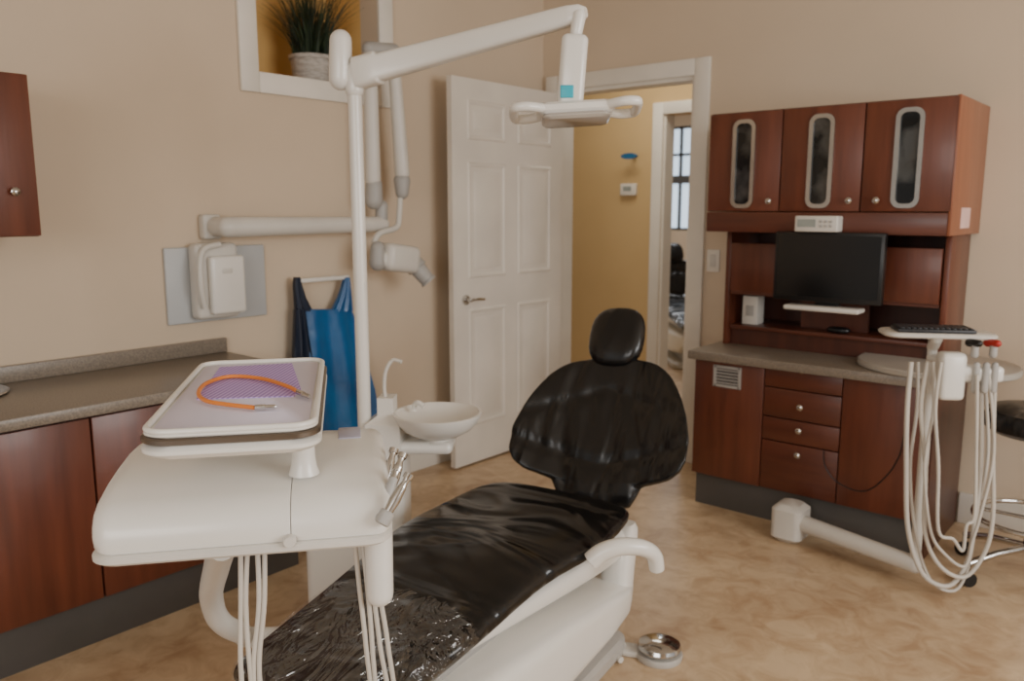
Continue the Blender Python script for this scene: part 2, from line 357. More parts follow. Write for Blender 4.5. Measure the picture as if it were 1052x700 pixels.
for i,kx in enumerate((791,873,901)):
    a,b=xs[i],xs[i+1]
    d=MB().box(a+.002,b-.003,YF,YF+.018,1.372,1.795,.003).build('door',Mwood,ub,world=True)
    cx=(a+b)/2;zc=1.575
    w=MB();o_=rrect(cx,zc,.104,.38,YF,.036);i_=rrect(cx,zc,.070,.346,YF,.024)
    w.loft([o_,[q+V((0,-.010,0)) for q in o_],[q+V((0,-.010,0)) for q in i_],i_,o_],caps=False)
    w.build('oval_frame',Msteel,d,world=True)
    MB().prism(rrect(cx,zc,.071,.347,YF-.001,.024),(0,-.0015,0)).build('glass',Mmirror,d,world=True)
    k=MB();kk=hit(kx,206,'y',YF);knob(k,kk.x,YF,1.415,(0,-1,0));k.build('knob',Mchrome,d,world=True)
q=hit(993,224,'x',X1);tag(MB().box(X1,X1+.002,q.y-.10,q.y+.05,q.z-.04,q.z+.04).build('paper_note',Mpink),'pale pink paper note stuck on the side of the glazed wall cabinet','note')
# monitor
my=3.40;mo=thing('monitor','black flat monitor with dark screen in front of the hutch','monitor',(-1.20,my+.05,.96))
ma=hit(797,238,'y',my).x;mb_=hit(905,312,'y',my).x;mz0=1.0;mz1=1.288
MB().box(ma,mb_,my,my+.035,mz0,mz1,.006).build('casing',Mblack,mo,world=True)
MB().box(ma+.014,mb_-.014,my-.0015,my,mz0+.02,mz1-.014).build('screen',Mscreen,mo,world=True)
MB().box(-1.25,-1.15,my+.036,my+.06,.96,1.2,.004).box(-1.22,-1.18,my+.03,HF+.12,1.06,1.12).build('bracket',Mblack,mo,world=True)
MB().box(-1.36,-1.05,my-.03,my+.06,.962,.982,.008,3).build('ledge',Mwhite2,mo,world=True)
da=hit(819,230,'y',my).x;db=hit(863,230,'y',my).x
dv=MB().box(da,db,my-.03,my+.036,mz1+.001,mz1+.066,.006,3).build('control_box',Mwhite2);tag(dv,'small white control box with display sitting on top of the monitor','control box')
MB().box(da+.012,(da+db)/2,my-.0315,my-.03,mz1+.02,mz1+.052).build('display',Mdisp,dv,world=True)
w=MB()
for i in range(3):
    for j in range(2): w.box((da+db)/2+.015+i*.02,(da+db)/2+.028+i*.02,my-.033,my-.03,mz1+.02+j*.018,mz1+.03+j*.018,.001)
w.build('buttons',Mgrey,dv,world=True)
q=hit(772,330,'y',3.68);w=MB().box(q.x-.04,q.x+.035,3.66,3.74,.839,.975,.004).build('glove_box',Mwhite2);tag(w,'white carton standing on the left shelf of the hutch','box')
MB().box(q.x-.022,q.x+.018,3.657,3.66,.88,.93,.001).build('opening',Mgrey,w,world=True)
q=hit(860,341,'y',3.64);w=MB().ell((q.x,3.66,.853),(.05,.028,.015),.8).build('computer_mouse',Mblack);tag(w,'black computer mouse on the low hutch shelf below the monitor','mouse')
q=hit(733,268,'y',BY);w=MB().box(q.x-.036,q.x+.036,BY-.007,BY,q.z-.058,q.z+.058,.003).build('light_switch',Mtrim);tag(w,'beige light switch plate beside the doorway','switch')
MB().box(q.x-.016,q.x+.016,BY-.011,BY-.007,q.z-.032,q.z+.032,.002).build('rocker',Mwhite2,w,world=True)
q=hit(647,195,'y',HY);w=MB().box(q.x-.07,q.x+.07,HY-.03,HY+.001,q.z-.045,q.z+.045,.008,3).build('thermostat',Mtrim);tag(w,'small white thermostat on the yellow hallway wall','thermostat')
MB().box(q.x-.04,q.x+.03,HY-.032,HY-.03,q.z-.01,q.z+.025).build('display',Mdisp,w,world=True)
q=hit(653,161,'y',HY);w=MB();P=[V((q.x+.07*math.cos(a),HY-.10,q.z+.022*math.sin(a))) for a in [2*math.pi*k/16 for k in range(16)]]
w.prism(P,(0,.02,0));w.box(q.x-.01,q.x+.01,HY-.09,HY,q.z-.006,q.z+.006);tag(w.build('hallway_flag_sign',Msign),'small blue flag sign sticking out of the hallway wall','sign')
# ---------------------------------------------------------------- niche plant
pp=hit(320,70,'x',LX-.17);pl=thing('potted_grass','potted green grass in round grey pot inside the yellow niche','plant',(LX-.17,pp.y,nz0))
pz=.135
MB().lathe([(.066,.001),(.080,.004),(.088,.05),(.095,pz-.02),(.102,pz-.018),(.104,pz-.002),(.10,pz),(.09,pz),(.088,pz-.02)]).build('pot',Mpot,pl)
MB().lathe([(.086,pz-.03),(.086,pz-.018),(0,pz-.015)]).build('soil',Msoil,pl)
g=bmesh.new()
for i in range(620):
    rr_=random.uniform(0,.08);an=random.uniform(0,6.28);x,y=rr_*math.cos(an),rr_*math.sin(an);a=random.uniform(0,6.28);ln=random.uniform(.16,.44);o=random.uniform(.02,.2)
    d=V((x*1.2+.03*math.cos(a),y*1.2+.03*math.sin(a),0)).normalized();s=V((-math.sin(a),math.cos(a),0));pv=None
    for k in range(5):
        t_=k/4;c=V((x,y,pz-.02))+V((0,0,ln*t_*(1-.15*t_)))+d*o*t_*t_;c.x=min(c.x,.26);c.x=max(c.x,-.18);wd=.0028*(1-t_*.85)
        cur=(g.verts.new(c-s*wd),g.verts.new(c+s*wd))
        if pv:g.faces.new((pv[0],pv[1],cur[1],cur[0]))
        pv=cur
m_=MB();m_.bm.free();m_.bm=g;m_.build('foliage',Mgrass,pl)
# ---------------------------------------------------------------- x-ray unit
xr=thing('xray_arm_unit','white wall mounted x-ray arm folded upright with rounded tube head','x-ray machine',(LX,1.9,1.0))
XA=-2.98
a0=hit(234,235,'x',XA);a1=hit(392,229,'x',XA);za=a0.z*.5+a1.z*.5
MB().box(LX+.001,LX+.05,a0.y-.05,a0.y+.03,za-.05,za+.05,.012,3).cap((LX+.06,a0.y,za),(XA,a0.y,za),.04).build('wall_bracket',Mwhite2,xr,world=True)
MB().cap((XA,a0.y,za),(XA,a1.y,za),.041,.036,20).build('horizontal_arm',Mwhite2,xr,world=True)
def X(px,py,x=XA): return hit(px,py,'x',x)
MB().cap(X(392,232),X(392,212),.03).cap(X(384,206),X(384,190),.042,.038).build('swivel_joint',Mgrey,xr,world=True)
MB().cap(X(383,185),X(380,50),.036,.03,20).build('lower_arm',Mwhite2,xr,world=True)
MB().cap(X(379,50),X(404,52,XA+.02),.032,.032,20).build('elbow',Mgrey,xr,world=True)
MB().cap(X(404,55,XA+.02),X(413,178,XA+.02),.028,.036,20).build('upper_arm',Mwhite2,xr,world=True)
MB().cap(X(413,186,XA+.02),X(413,198,XA+.02),.040,.032).build('wrist_joint',Mgrey,xr,world=True)
MB().tube(smooth([X(411,204,XA+.02),X(410,222,XA+.03),X(407,234,XA+.04),X(390,240,XA+.05),X(384,252,XA+.06),X(384,266,XA+.08)],6),.014,12).build('yoke',Mwhite2,xr,world=True)
c1=X(409,265,XA+.1)
hm=Matrix.Translation(c1)@Matrix.Rotation(math.radians(-8),4,'X')
MB().box(-.06,.06,-.10,.10,-.066,.062,.032,4,mx=hm).box(-.04,.04,-.12,-.05,-.05,.02,.02,3,mx=hm).build('tube_head',Mwhite2,xr,world=True)
MB().cap(X(388,255,XA+.1),X(388,270,XA+.1),.033,.038).build('head_pivot',Mgrey,xr,world=True)
cn=MB();cn.spin(X(424,270,XA+.1),X(441,290,XA+.16),[(0,.045),(.3,.05),(.32,.04),(.9,.036),(.92,.042),(1,.040)],24);cn.build('cone',Mgrey,xr,world=True)
p0=hit(166,254,'x',LX);p1=hit(273,334,'x',LX);pzb=hit(168,335,'x',LX).z;pzt=hit(166,255,'x',LX).z
pn=MB().box(LX+.0,LX+.018,p0.y,p1.y,pzb,pzt,.006,3).build('wall_panel',Mpanel);tag(pn,'pale grey flat panel on the left wall behind the x-ray controller','panel')
c0=hit(203,250,'x',LX+.11);c1=hit(250,250,'x',LX+.11)
cb=thing('xray_controller','white rounded x-ray controller box mounted over the grey wall panel','controller',(LX+.018,(c0.y+c1.y)/2,1.0))
ym=(c0.y+c1.y)/2;cz0=hit(225,328,'x',LX+.1).z;cz1=hit(225,250,'x',LX+.1).z
MB().box(LX+.019,LX+.09,c0.y,c1.y-.01,cz0,cz1,.022,4).build('body',Mwhite2,cb,world=True)
MB().box(LX+.085,LX+.125,ym-.055,c1.y-.005,cz0+.02,cz1-.05,.014,4).build('handset',Mwhite,cb,world=True)
MB().box(LX+.124,LX+.128,ym-.01,ym+.035,cz1-.12,cz1-.10,.002).build('keypad',Mwhite2,cb,world=True)
MB().tube(smooth([(LX+.1,c0.y+.02,cz0+.05),(LX+.115,c0.y+.0,cz0+.15),(LX+.105,c0.y+.02,cz1-.03),(LX+.1,ym,cz1-.005)],5),.012,10).build('cord_guard',Mwhite2,cb,world=True)
ax_=LX+.06
r0=hit(306,289,'x',ax_);r1=hit(357,288,'x',ax_)
rr=MB().cap((ax_,r0.y,r0.z),(ax_,r1.y,r0.z),.011).cap((LX,r0.y+.04,r0.z),(ax_,r0.y+.04,r0.z),.009).cap((LX,r1.y-.04,r0.z),(ax_,r1.y-.04,r0.z),.009).build('apron_rail',Mwhite);tag(rr,'short white rail on the left wall holding the blue apron','rail')
def apron(out,x,th,name,m,parent=None,folds=.013):
    g=MB();n=20;rings=[]
    for (py,l,r) in out:
        A=hit(l,py,'x',x);B=hit(r,py,'x',x);ring=[]
        for k in range(n+1):
            q=A.lerp(B,k/n);q.x=x+folds*math.sin(k*.75+py*.01)*(1 if py>330 else .3);ring.append(q)
        back=[q+V((-th,0,0)) for q in reversed(ring)]
        rings.append(ring+back)
    g.loft(rings);return g.build(name,m,parent,world=parent is not None)
body=[(318,306,361),(324,305,364),(345,305,369),(370,304,377),(400,303,385),(430,304,390),(460,306,394)]
ap=thing('lead_apron','blue x-ray apron with navy edges hanging from the white rail','apron',(ax_,(r0.y+r1.y)/2,.6))
apron(body,ax_+.012,.014,'apron_body',Mblue,ap)
apron([(285,304,309),(293,303,311),(306,304,315),(320,305,322)],ax_+.014,.02,'shoulder_strap',Mnavy,ap)
apron([(285,355,360),(293,353,361),(306,349,362),(320,342,363)],ax_+.014,.02,'shoulder_strap',Mblue,ap)
apron([(318,304,314),(345,304,318),(370,303,322),(400,302,324)],ax_+.024,.02,'edge_binding',Mnavy,ap)
# ---------------------------------------------------------------- dental chair
ca=math.radians(9);ch=thing('dental_chair','black vinyl dental chair with winged backrest and white base, seat wrapped in clear film','dental chair',(-1.43,1.45,0),ca)
def sring(y,hw,zt,th,dip,cx=0,n=36,e=.55):
    P=[]
    for k in range(n):
        a=2*math.pi*k/n;c,s=math.cos(a),math.sin(a);x=hw*(1 if c>=0 else -1)*abs(c)**e;z=(1 if s>=0 else -1)*abs(s)**.7*th/2
        zz=zt-th/2+z-(dip*(1-(x/hw)**2) if s>0 else 0)
        P.append(V((cx+x,y,zz)))
    return P
sec=[(-.585,.155,.40,.03,0,-.005),(-.58,.178,.415,.06,.004,-.005),(-.55,.195,.425,.075,.008,-.005),(-.45,.208,.436,.08,.010,-.005),(-.3,.222,.455,.08,.010,0),(-.15,.236,.476,.08,.004,0),(-.05,.244,.492,.08,-.004,0),(.05,.256,.505,.08,-.010,0),(.15,.267,.510,.085,-.004,.005),(.25,.275,.510,.085,.010,.015),(.36,.272,.514,.085,.010,.02),(.46,.262,.518,.08,-.002,.025),(.53,.24,.508,.065,-.004,.03),(.555,.21,.485,.03,0,.03)]
MB().loft([sring(*q) for q in sec]).build('seat_cushion',Mvinyl2,ch,sub=1)
MB().loft([sring(y,hw*1.02+.003,z+.006,th+.016,d*.4,cx) for y,hw,z,th,d,cx in sec[:6]]).build('plastic_cover',Mfilm,ch,sub=1)
B0=V((.058,.72,.405));uv=V((-.045,.25,.44)).normalized();rv=V((1,.0,0));rv=(rv-uv*rv.dot(uv)).normalized();nv=rv.cross(uv).normalized()
def bring(b,hw,th,n=96,c=.08,off=0,fold=1):
    P=[]
    for k in range(n):
        a=2*math.pi*k/n;cc,s=math.cos(a),math.sin(a);x=hw*(1 if cc>=0 else -1)*abs(cc)**.8
        dpt=(th/2)*(1 if s>=0 else -1)*abs(s)**.6
        fr_=1 if s>0 else 0
        fw=c*(abs(x)/.32)**2*min(1,b/.1+.3)
        if fold and fr_:
            sx=1 if x>0 else -1
            fw-=.012*math.exp(-((abs(x)-.125-.03*math.sin(b*9+sx))/.022)**2)*min(1,b/.05)
            fw-=.008*math.exp(-((abs(x)-.045-.02*math.sin(b*9+sx*2))/.016)**2)*math.exp(-((b-.25)/.15)**2)
            fw-=.008*math.exp(-((abs(x)-.215+.12*(b-.25))/.018)**2)*math.exp(-((b-.26)/.1)**2)
            fw-=.010*math.exp(-((b-.13-.22*abs(x))/.02)**2)
            fw-=.006*math.exp(-((b-.40+.35*abs(x))/.02)**2)
        P.append(B0+uv*b+rv*x+nv*(dpt+fw+off))
    return P
ctl=[(-.005,.10,.02),(0,.125,.045),(.035,.145,.055),(.068,.162,.055),(.078,.205,.053),(.09,.262,.05),(.115,.30,.047),(.15,.318,.045),(.22,.322,.045),(.30,.302,.045),(.36,.276,.045),(.40,.254,.045),(.44,.228,.047),(.47,.198,.048),(.492,.166,.048),(.508,.126,.045),(.518,.08,.03)]
bs=[]
for i in range(len(ctl)-1):
    m_n=2 if ctl[i+1][0]-ctl[i][0]<.03 else 4
    for j in range(m_n):
        t_=j/m_n;bs.append(tuple(ctl[i][q]*(1-t_)+ctl[i+1][q]*t_ for q in range(3)))
bs.append(ctl[-1])
MB().loft([bring(*q) for q in bs]).build('backrest',Mvinyl,ch,sub=1,ang=80)
MB().loft([bring(b,hw*.8,.03,off=-.04,fold=0,n=40) for b,hw,th in ctl[1:-2]]).build('backrest_shell',Mwhite2,ch,sub=1)
mx=Matrix.Translation(B0+uv*.595+nv*.02)@Matrix(((rv.x,uv.x,nv.x,0),(rv.y,uv.y,nv.y,0),(rv.z,uv.z,nv.z,0),(0,0,0,1)))
MB().ell((0,0,0),(.102,.112,.038),.72,mx=mx).build('headrest',Mvinyl,ch)
q0=B0+uv*.40-nv*.03;q1=B0+uv*.6-nv*.02
MB().cap(q0,q1,.02).build('headrest_bracket',Mchrome,ch)
MB().cap(B0+uv*-.06+rv*.01,B0+uv*.05-nv*.03+rv*.01,.03).cap(B0+uv*-.05+rv*.07,B0+uv*.06-nv*.03+rv*.07,.025).build('back_link',Mwhite2,ch)
MB().loft([sring(y,hw,z,th,0,cx,e=.5) for y,hw,z,th,cx in ((-.38,.12,.385,.03,0),(-.34,.155,.392,.05,0),(-.1,.19,.41,.075,0),(.1,.222,.43,.095,.01),(.3,.238,.44,.115,.02),(.45,.238,.445,.125,.03),(.55,.22,.44,.13,.04),(.60,.19,.42,.10,.04),(.62,.15,.40,.05,.04))]).build('seat_frame',Mwhite,ch,sub=1)
MB().box(-.03,.10,.45,.66,.20,.40,.02,3).loft([sring(0,1,0,0,0)[:0] or [V((.232+.045*math.copysign(abs(math.cos(2*math.pi*k/20))**.6,math.cos(2*math.pi*k/20))*s_,yy+.045*math.copysign(abs(math.sin(2*math.pi*k/20))**.6,math.sin(2*math.pi*k/20))*s_,zz)) for k in range(20)] for yy,zz,s_ in ((.52,.20,1),(.53,.30,1.02),(.55,.37,1),(.57,.41,.85),(.58,.425,.6))]).build('back_hinge',Mwhite,ch,sub=0)
def bxr(y,hw,zt,zb,cx=.015,n=32,e=.28):
    P=[]
    for k in range(n):
        a=2*math.pi*(k+.5)/n;c,s=math.cos(a),math.sin(a);P.append(V((cx+hw*(1 if c>=0 else -1)*abs(c)**e,y,(zt+zb)/2+(zt-zb)/2*(1 if s>=0 else -1)*abs(s)**e)))
    return P
MB().loft([bxr(*q) for q in ((-.50,.16,.30,.22),(-.49,.19,.312,.20),(-.42,.22,.325,.14),(-.2,.25,.328,.11),(.1,.275,.322,.12),(.35,.285,.295,.15),(.48,.28,.270,.17),(.54,.262,.257,.18),(.565,.24,.248,.19),(.575,.20,.24,.20))]).build('lift_cover',Mwhite,ch)
MB().box(-.14,.15,-.35,.42,.05,.15,.02).box(-.15,.16,-.3,.45,.30,.40,.02).build('lift_column',Mgrey,ch)
MB().tray(-.24,.25,-.45,.62,0,.055,.08,.012).build('base_plate',Mbase,ch)
am=[atD(606,578,2.05),atD(618,568,2.05),atD(637,562,2.05),atD(659,563,2.06),atD(672,571,2.08),atD(675,587,2.09)]
aw=MB();ps=smooth(am,5);aw.tube(ps,.02,16,radii=[.026-.006*min(1,i/len(ps)) if 0<i<len(ps)-1 else .012 for i in range(len(ps))]);aw.build('armrest',Mwhite,ch,world=True)
fc=hit(677,675,'z',0);fd=thing('foot_control','round chrome domed foot control disc on the floor right of the dental chair','foot control',(fc.x,fc.y,0))
MB().lathe([(.07,0),(.073,.01),(.07,.02),(.03,.022)]).build('base',Mbase,fd)
MB().lathe([(.03,.022),(.064,.026),(.068,.036),(.064,.046),(.045,.056),(.02,.060),(.0,.061)]).build('pedal_disc',Mchrome,fd)
e0=ROOT[ch.name]@V((.25,.54,.03))
MB().box(-.16,-.06,-.03,.03,0,.02,.006,mx=Matrix.Translation((fc.x,fc.y,0))@Matrix.Rotation(.45,4,'Z')).build('foot_plate',Mwhite2,fd,world=True)
MB().tube(smooth([V((fc.x-.10,fc.y-.04,.022)),V((fc.x-.13,fc.y-.09,.016)),V((e0.x+.02,e0.y-.04,.016))],5),.010).build('cord',Mwhite2,fd,world=True)
# ---------------------------------------------------------------- cuspidor
cc=atD(372,520,2.52);cu=thing('cuspidor_unit','white cuspidor with round rinse bowl and thin spout left of the dental chair','cuspidor',(cc.x,cc.y,0),math.radians(38))
MB().box(-.17,.15,-.09,.09,0,.62,.035,4).build('cabinet',Mwhite,cu)
MB().loft([[V((x,y,z)) for x,y in ((.03,-.06),(.14,-.07),(.15,.06),(.03,.06))] for z in (.6,.72)]+[[V((x,y,z)) for x,y in ((.065,-.035),(.115,-.035),(.115,.035),(.065,.035))] for z in (.745,.80)]).build('column',Mwhite,cu)
bo=(.25,-.01,.0)
MB().lathe([(.03,.675),(.07,.679),(.105,.698),(.127,.722),(.139,.746),(.140,.752),(.132,.753),(.117,.738),(.09,.722),(.05,.713),(.0,.711)],bo,40).build('bowl',Mwhite,cu)
MB().lathe([(.05,.66),(.04,.665),(.04,.685),(.0,.685)],bo,24).box(.03,.30,-.06,.06,.625,.665,.018,3).build('bowl_support',Mwhite,cu)
MB().tube(smooth([(.085,0,.79),(.082,-.0,.83),(.088,0,.88),(.11,0,.915),(.14,-.01,.912)],6),.006).build('spout',Mwhite2,cu)
MB().tube(smooth([(.17,.03,.745),(.172,.03,.765),(.185,.02,.775),(.205,.01,.765)],6),.008).build('spout',Mwhite,cu)
# ---------------------------------------------------------------- dental light
pb=atD(375,452,2.5)
PX,PY=pb.x,pb.y
li=thing('dental_light','white overhead dental light on a tall pole with long swing arm over the chair','dental light',(PX,PY,.62))
tp=1.75
MB().lathe([(.035,.621),(.035,.65),(.021,.66),(.021,tp)],(PX,PY,0),20).build('pole',Mwhite,li,world=True)
j0=atD(350,88,2.5);j1=atD(350,42,2.5)
MB().cap(j0+V((0,0,.02)),j1,.034,.032,20).cap((PX,PY,tp-.02),(PX,PY,tp+.03),.028).build('joint',Mwhite,li,world=True)
s0=atD(366,76,2.5);s1b=atD(602,12,2.2)
dv_=(s1b-s0).normalized();sd=dv_.cross(V((0,0,1))).normalized();upv=sd.cross(dv_)
def arr(t_,wd,ht,n=24,e=.5):
    c_=s0.lerp(s1b,t_);P=[]
    for k in range(n):
        a=2*math.pi*k/n;x=math.cos(a);y=math.sin(a);P.append(c_+sd*wd*(1 if x>=0 else -1)*abs(x)**e+upv*ht*(1 if y>=0 else -1)*abs(y)**e)
    return P
MB().loft([arr(*q) for q in ((0,.02,.03),(.01,.032,.046),(.11,.031,.045),(.12,.026,.039),(.5,.024,.032),(.93,.022,.026),(.98,.02,.021),(1.0,.012,.012))]).build('swing_arm',Mwhite,li,world=True)
lp=atD(591,116,2.2);LZ=lp.z
MB().cap(atD(595,16,2.2),V((lp.x,lp.y,LZ+.20)),.018,.016).build('drop_joint',Mwhite,li,world=True)
hr=Matrix.Translation((lp.x,lp.y,LZ))@Matrix.Rotation(math.radians(38),4,'Z')
hr2=hr@Matrix.Rotation(math.radians(-9),4,'X')@Matrix.Rotation(math.radians(-3),4,'Y')
MB().box(-.034,.034,-.028,.028,.012,.195,.016,4,mx=hr@Matrix.Translation((-.016,0,0))@Matrix.Rotation(math.radians(4),4,'Y')).build('head_stem',Mwhite,li,world=True)
MB().box(-.040,-.006,-.0325,-.0275,.034,.066,.005,3,mx=hr).build('teal_sticker',Mteal,li,world=True)['label']='square teal logo sticker on the light stem'
MB().tray(-.10,.10,-.05,.05,-.010,.020,.02,.008,mx=hr2).build('lamp_housing',Mwhite,li,world=True)
MB().tray(-.088,.088,-.055,.05,-.026,-.010,.02,.006,mx=hr2).build('lens',Mlens,li,world=True)
for s in (-1,1):
    P=smooth([(s*.085,-.040,.006),(s*.118,-.062,.006),(s*.146,-.062,.006),(s*.158,-.045,.006),(s*.160,.04,.006),(s*.146,.056,.006),(s*.118,.056,.006),(s*.085,.040,.008)],4)
    MB().tube([hr2@V(q) for q in P],.0125,12).build('handle',Mwhite,li,world=True)
# ---------------------------------------------------------------- delivery unit
UR=math.radians(52);ux=V((math.cos(UR),math.sin(UR),0));uy=V((-math.sin(UR),math.cos(UR),0))
uo=ux*(-.17)+uy*1.37
du=thing('dental_delivery_unit','white dental delivery console in the foreground holding a tray and hoses','dental unit',(uo.x,uo.y,0),UR)
prof=[(-.158,.888),(-.170,.894),(-.173,.908),(-.169,.928),(-.156,.947),(-.130,.960),(-.06,.974),(.0,.980),(.08,.983),(.13,.980),(.155,.968),(.165,.94),(.165,.91),(.155,.888)]
def slab(x0,x1,e0=.03,e1=.03):
    rs=[];yc,zc=0,.93
    def rg(x,s,sz): return [V((x,yc+(y-yc)*s,zc+(z-zc)*sz)) for y,z in prof]
    n=7
    for k in range(n):
        a=math.pi/2*k/(n-1);rs.append(rg(x0+e0*(1-math.cos(a)),1-(e0/.17)*(1-math.sin(a)),1-min(.6,e0/.05*.6)*(1-math.sin(a))))
    for k in range(n-1,-1,-1):
        a=math.pi/2*k/(n-1);rs.append(rg(x1-e1*(1-math.cos(a)),1-(e1/.17)*(1-math.sin(a)),1-min(.6,e1/.05*.6)*(1-math.sin(a))))
    return rs
MB().loft(slab(-.200,.0795,.03,.0015)).build('console_body',Mwhite,du)
MB().loft(slab(.0805,.230,.0015,.025)).build('console_end_module',Mwhite,du)
MB().tray(-.202,.230,-.178,.165,.878,.893,.035,.004).build('console_skirt',Mwhite2,du)
MB().spin((.078,-.172,.897),(.078,-.184,.897),[(0,.010),(.6,.010),(1,.008)]).build('latch_button',Mwhite2,du)
MB().box(.15,.19,.06,.13,.976,.985,.003).build('touch_panel',Mpad,du)
MB().lathe([(.024,.972),(.02,.985),(.018,1.0),(.018,1.045),(.024,1.055)],(.098,-.09,0),24).build('tray_post',Mwhite,du)
tx0,tx1,ty0,ty1=-.105,.127,-.245,.27
MB().tray(tx0-.004,tx1+.004,ty0-.004,ty1+.004,1.052,1.071,.04,.007).build('tray_holder',Mwhite,du)
MB().cap((0,0,.862),(.20,-.03,.862),.018,.018).cap((.212,-.05,.865),(.212,-.05,.74),.024,.023).build('pivot_arm',Mwhite,du)
ar=[atD(228,562,1.42),atD(222,585,1.58),atD(217,612,1.74),atD(225,637,1.84),atD(246,650,1.9),atD(275,655,1.95),V((-1.46,1.36,.30))]
MB().tube(smooth(ar,8),.026,16).build('support_arm',Mwhite,du,world=True)
rnd=random.Random(3)
for i in range(4):
    a=-.006+i*.0105+rnd.uniform(-.002,.002);b=.180+i*.0125+rnd.uniform(-.002,.002);k1=rnd.uniform(-.006,.006);k2=rnd.uniform(-.006,.006)
    pts=[(a,-.05+.01*i,.88),(a-.004+k1,-.055,.75),(a-.012+k2,-.06,.62),(a+.0,-.06,.48),(a+.06,-.05,.40),(b-.04,-.04,.40),(b+.012+k1,-.04,.50),(b+.006,-.04,.64),(b-.004+k2,-.035,.76),(b-.01,-.03,.88)]
    MB().tube(smooth(pts,6),.0042,10).build('hose',Mrub,du)
du_m=ROOT[du.name]
def onunit(name,label,cat,z):
    p=du_m@V(((tx0+tx1)/2,(ty0+ty1)/2,z));return thing(name,label,cat,p,UR)
hx=(tx1-tx0)/2;hyy=(ty1-ty0)/2
a=onunit('metal_tray','dull bronze metal tray under the lavender lined tray','tray',1.0715)
MB().tray(-hx-.004,hx+.004,-hyy-.004,hyy+.004,0,.0095,.040,.002).build('tray_body',Mbronze,a)
b=onunit('instrument_tray','white rimmed instrument tray with lavender liner, topmost on the delivery unit','tray',1.0815)
MB().tray(-hx,hx,-hyy,hyy,0,.005,.036,.002).build('tray_body',Mwhite,b)
rim=[]
for cx,cy,a0 in ((hx-.036,hyy-.036,0),(-hx+.036,hyy-.036,90),(-hx+.036,-hyy+.036,180),(hx-.036,-hyy+.036,270)):
    for k in range(9):
        an=math.radians(a0+90*k/8);rim.append(V((cx+.032*math.cos(an),cy+.032*math.sin(an),.008)))
MB().tube(rim,.0045,10,closed=True).build('rim',Mwhite,b)
MB().tray(-hx+.012,hx-.012,-hyy+.012,hyy-.012,.005,.0062,.028,.0004).build('liner',Mmat_,b)
TZ=1.0815+.0063
w=MB();P=[hit(*q,'z',TZ) for q in ((226,378),(300,374),(309,400),(302,408),(202,411))];w.prism(P,(0,0,.0015))
tag(w.build('ribbed_paper_pouch',Mbib),'lavender ribbed paper pouch lying on the tray liner','paper')
ob=[(284,418),(262,419),(235,416),(212,412),(204,404),(212,394),(236,387),(268,389),(295,397),(306,403),(318,408)]
op=[hit(x,y,'z',TZ+.0065) for x,y in ob]
tb=thing('orange_tubing','curved orange rubber tube with metal ends lying on the tray','tube',hit(255,405,'z',TZ))
MB().tube(smooth(op[1:-1],8),.0034,12).build('tube',Mor,tb,world=True)
for A,B in ((op[0],op[1]),(op[-1],op[-2])):
    MB().spin(A,B,[(0,.002),(.1,.0036),(.5,.0038),(.52,.0045),(1,.0045)]).build('metal_end',Mchrome,tb,world=True)
hps=[((393,506,1.30),(405,461,1.35),Mchrome,'short chrome handpiece at the back of the console holder'),((398,512,1.26),(414,466,1.31),Mchrome,'chrome handpiece second from the back in the console holder'),((393,522,1.21),(409,480,1.25),Mgrey,'grey handpiece between the chrome one and the long steel one'),((393,536,1.17),(421,487,1.20),Msteel,'long brushed steel handpiece nearest the camera in the holder')]
for A,B,m,lab in hps:
    A=atD(*A);B=atD(*B);o=thing('dental_handpiece',lab,'handpiece',A,0,'handpieces in the delivery console')
    MB().spin(A,A.lerp(B,.72),[(0,.006),(.1,.0085),(.35,.0075),(.6,.009),(1,.007)]).build('grip',m,o,world=True)
    MB().spin(A.lerp(B,.72),B,[(0,.0065),(.3,.005),(.6,.0055),(.62,.008),(.98,.008),(1,.004)]).build('head',Mchrome,o,world=True)
w=MB()
for A,B,m,lab in hps:
    A=atD(*A);B=atD(*B);w.spin(A.lerp(B,-.06),A.lerp(B,.22),[(0,.009),(.1,.012),(.9,.012),(1,.010)])
    c=A.lerp(B,.08);i_=du_m@V((.20,max(-.14,(du_m.inverted()@c).y),.91));w.cap(c,i_,.008)
w.build('handpiece_holder',Mgrey,du,world=True)
# ---------------------------------------------------------------- assistant stand
g0=hit(815,553,'z',0);as_=thing('assistant_stand','white assistant stand with floor arm, small tray and hanging hoses beside the back cabinet','dental unit',(g0.x,3.27,0))
GX=g0.x;GY=3.27
MB().tray(GX-.075,GX+.055,GY-.07,GY+.07,0,.16,.03,.02).build('base_box',Mwhite2,as_,world=True)
pe=atD(940,575,2.86);QX,QY=pe.x,pe.y
MB().cap((GX,GY-.01,.09),(QX,QY,.08),.036,.032).build('floor_arm',Mwhite2,as_,world=True)
MB().cap((QX,QY,.07),(QX,QY,.93),.019,.017).build('post',Mwhite2,as_,world=True)
tcn=atD(963,342,2.8);tz=tcn.z
mm=Matrix.Translation((tcn.x,tcn.y,tz))@Matrix.Rotation(math.radians(30),4,'Z')
MB().tray(-.18,.18,-.07,.09,-.012,.004,.04,.005,mx=mm).build('tray',Mwhite2,as_,world=True)
hb=atD(977,375,2.74)
bm_=Matrix.Translation(hb)@Matrix.Rotation(math.radians(35),4,'Z')
MB().cap((QX,QY,.86),hb,.018).box(-.042,.042,-.035,.035,-.12,.045,.018,3,mx=bm_).box(.03,.165,-.03,.03,-.055,.0,.014,3,mx=bm_).cap((QX,QY,.90),V((tcn.x,tcn.y,tz-.02)),.02).build('holder_block',Mwhite,as_,world=True)
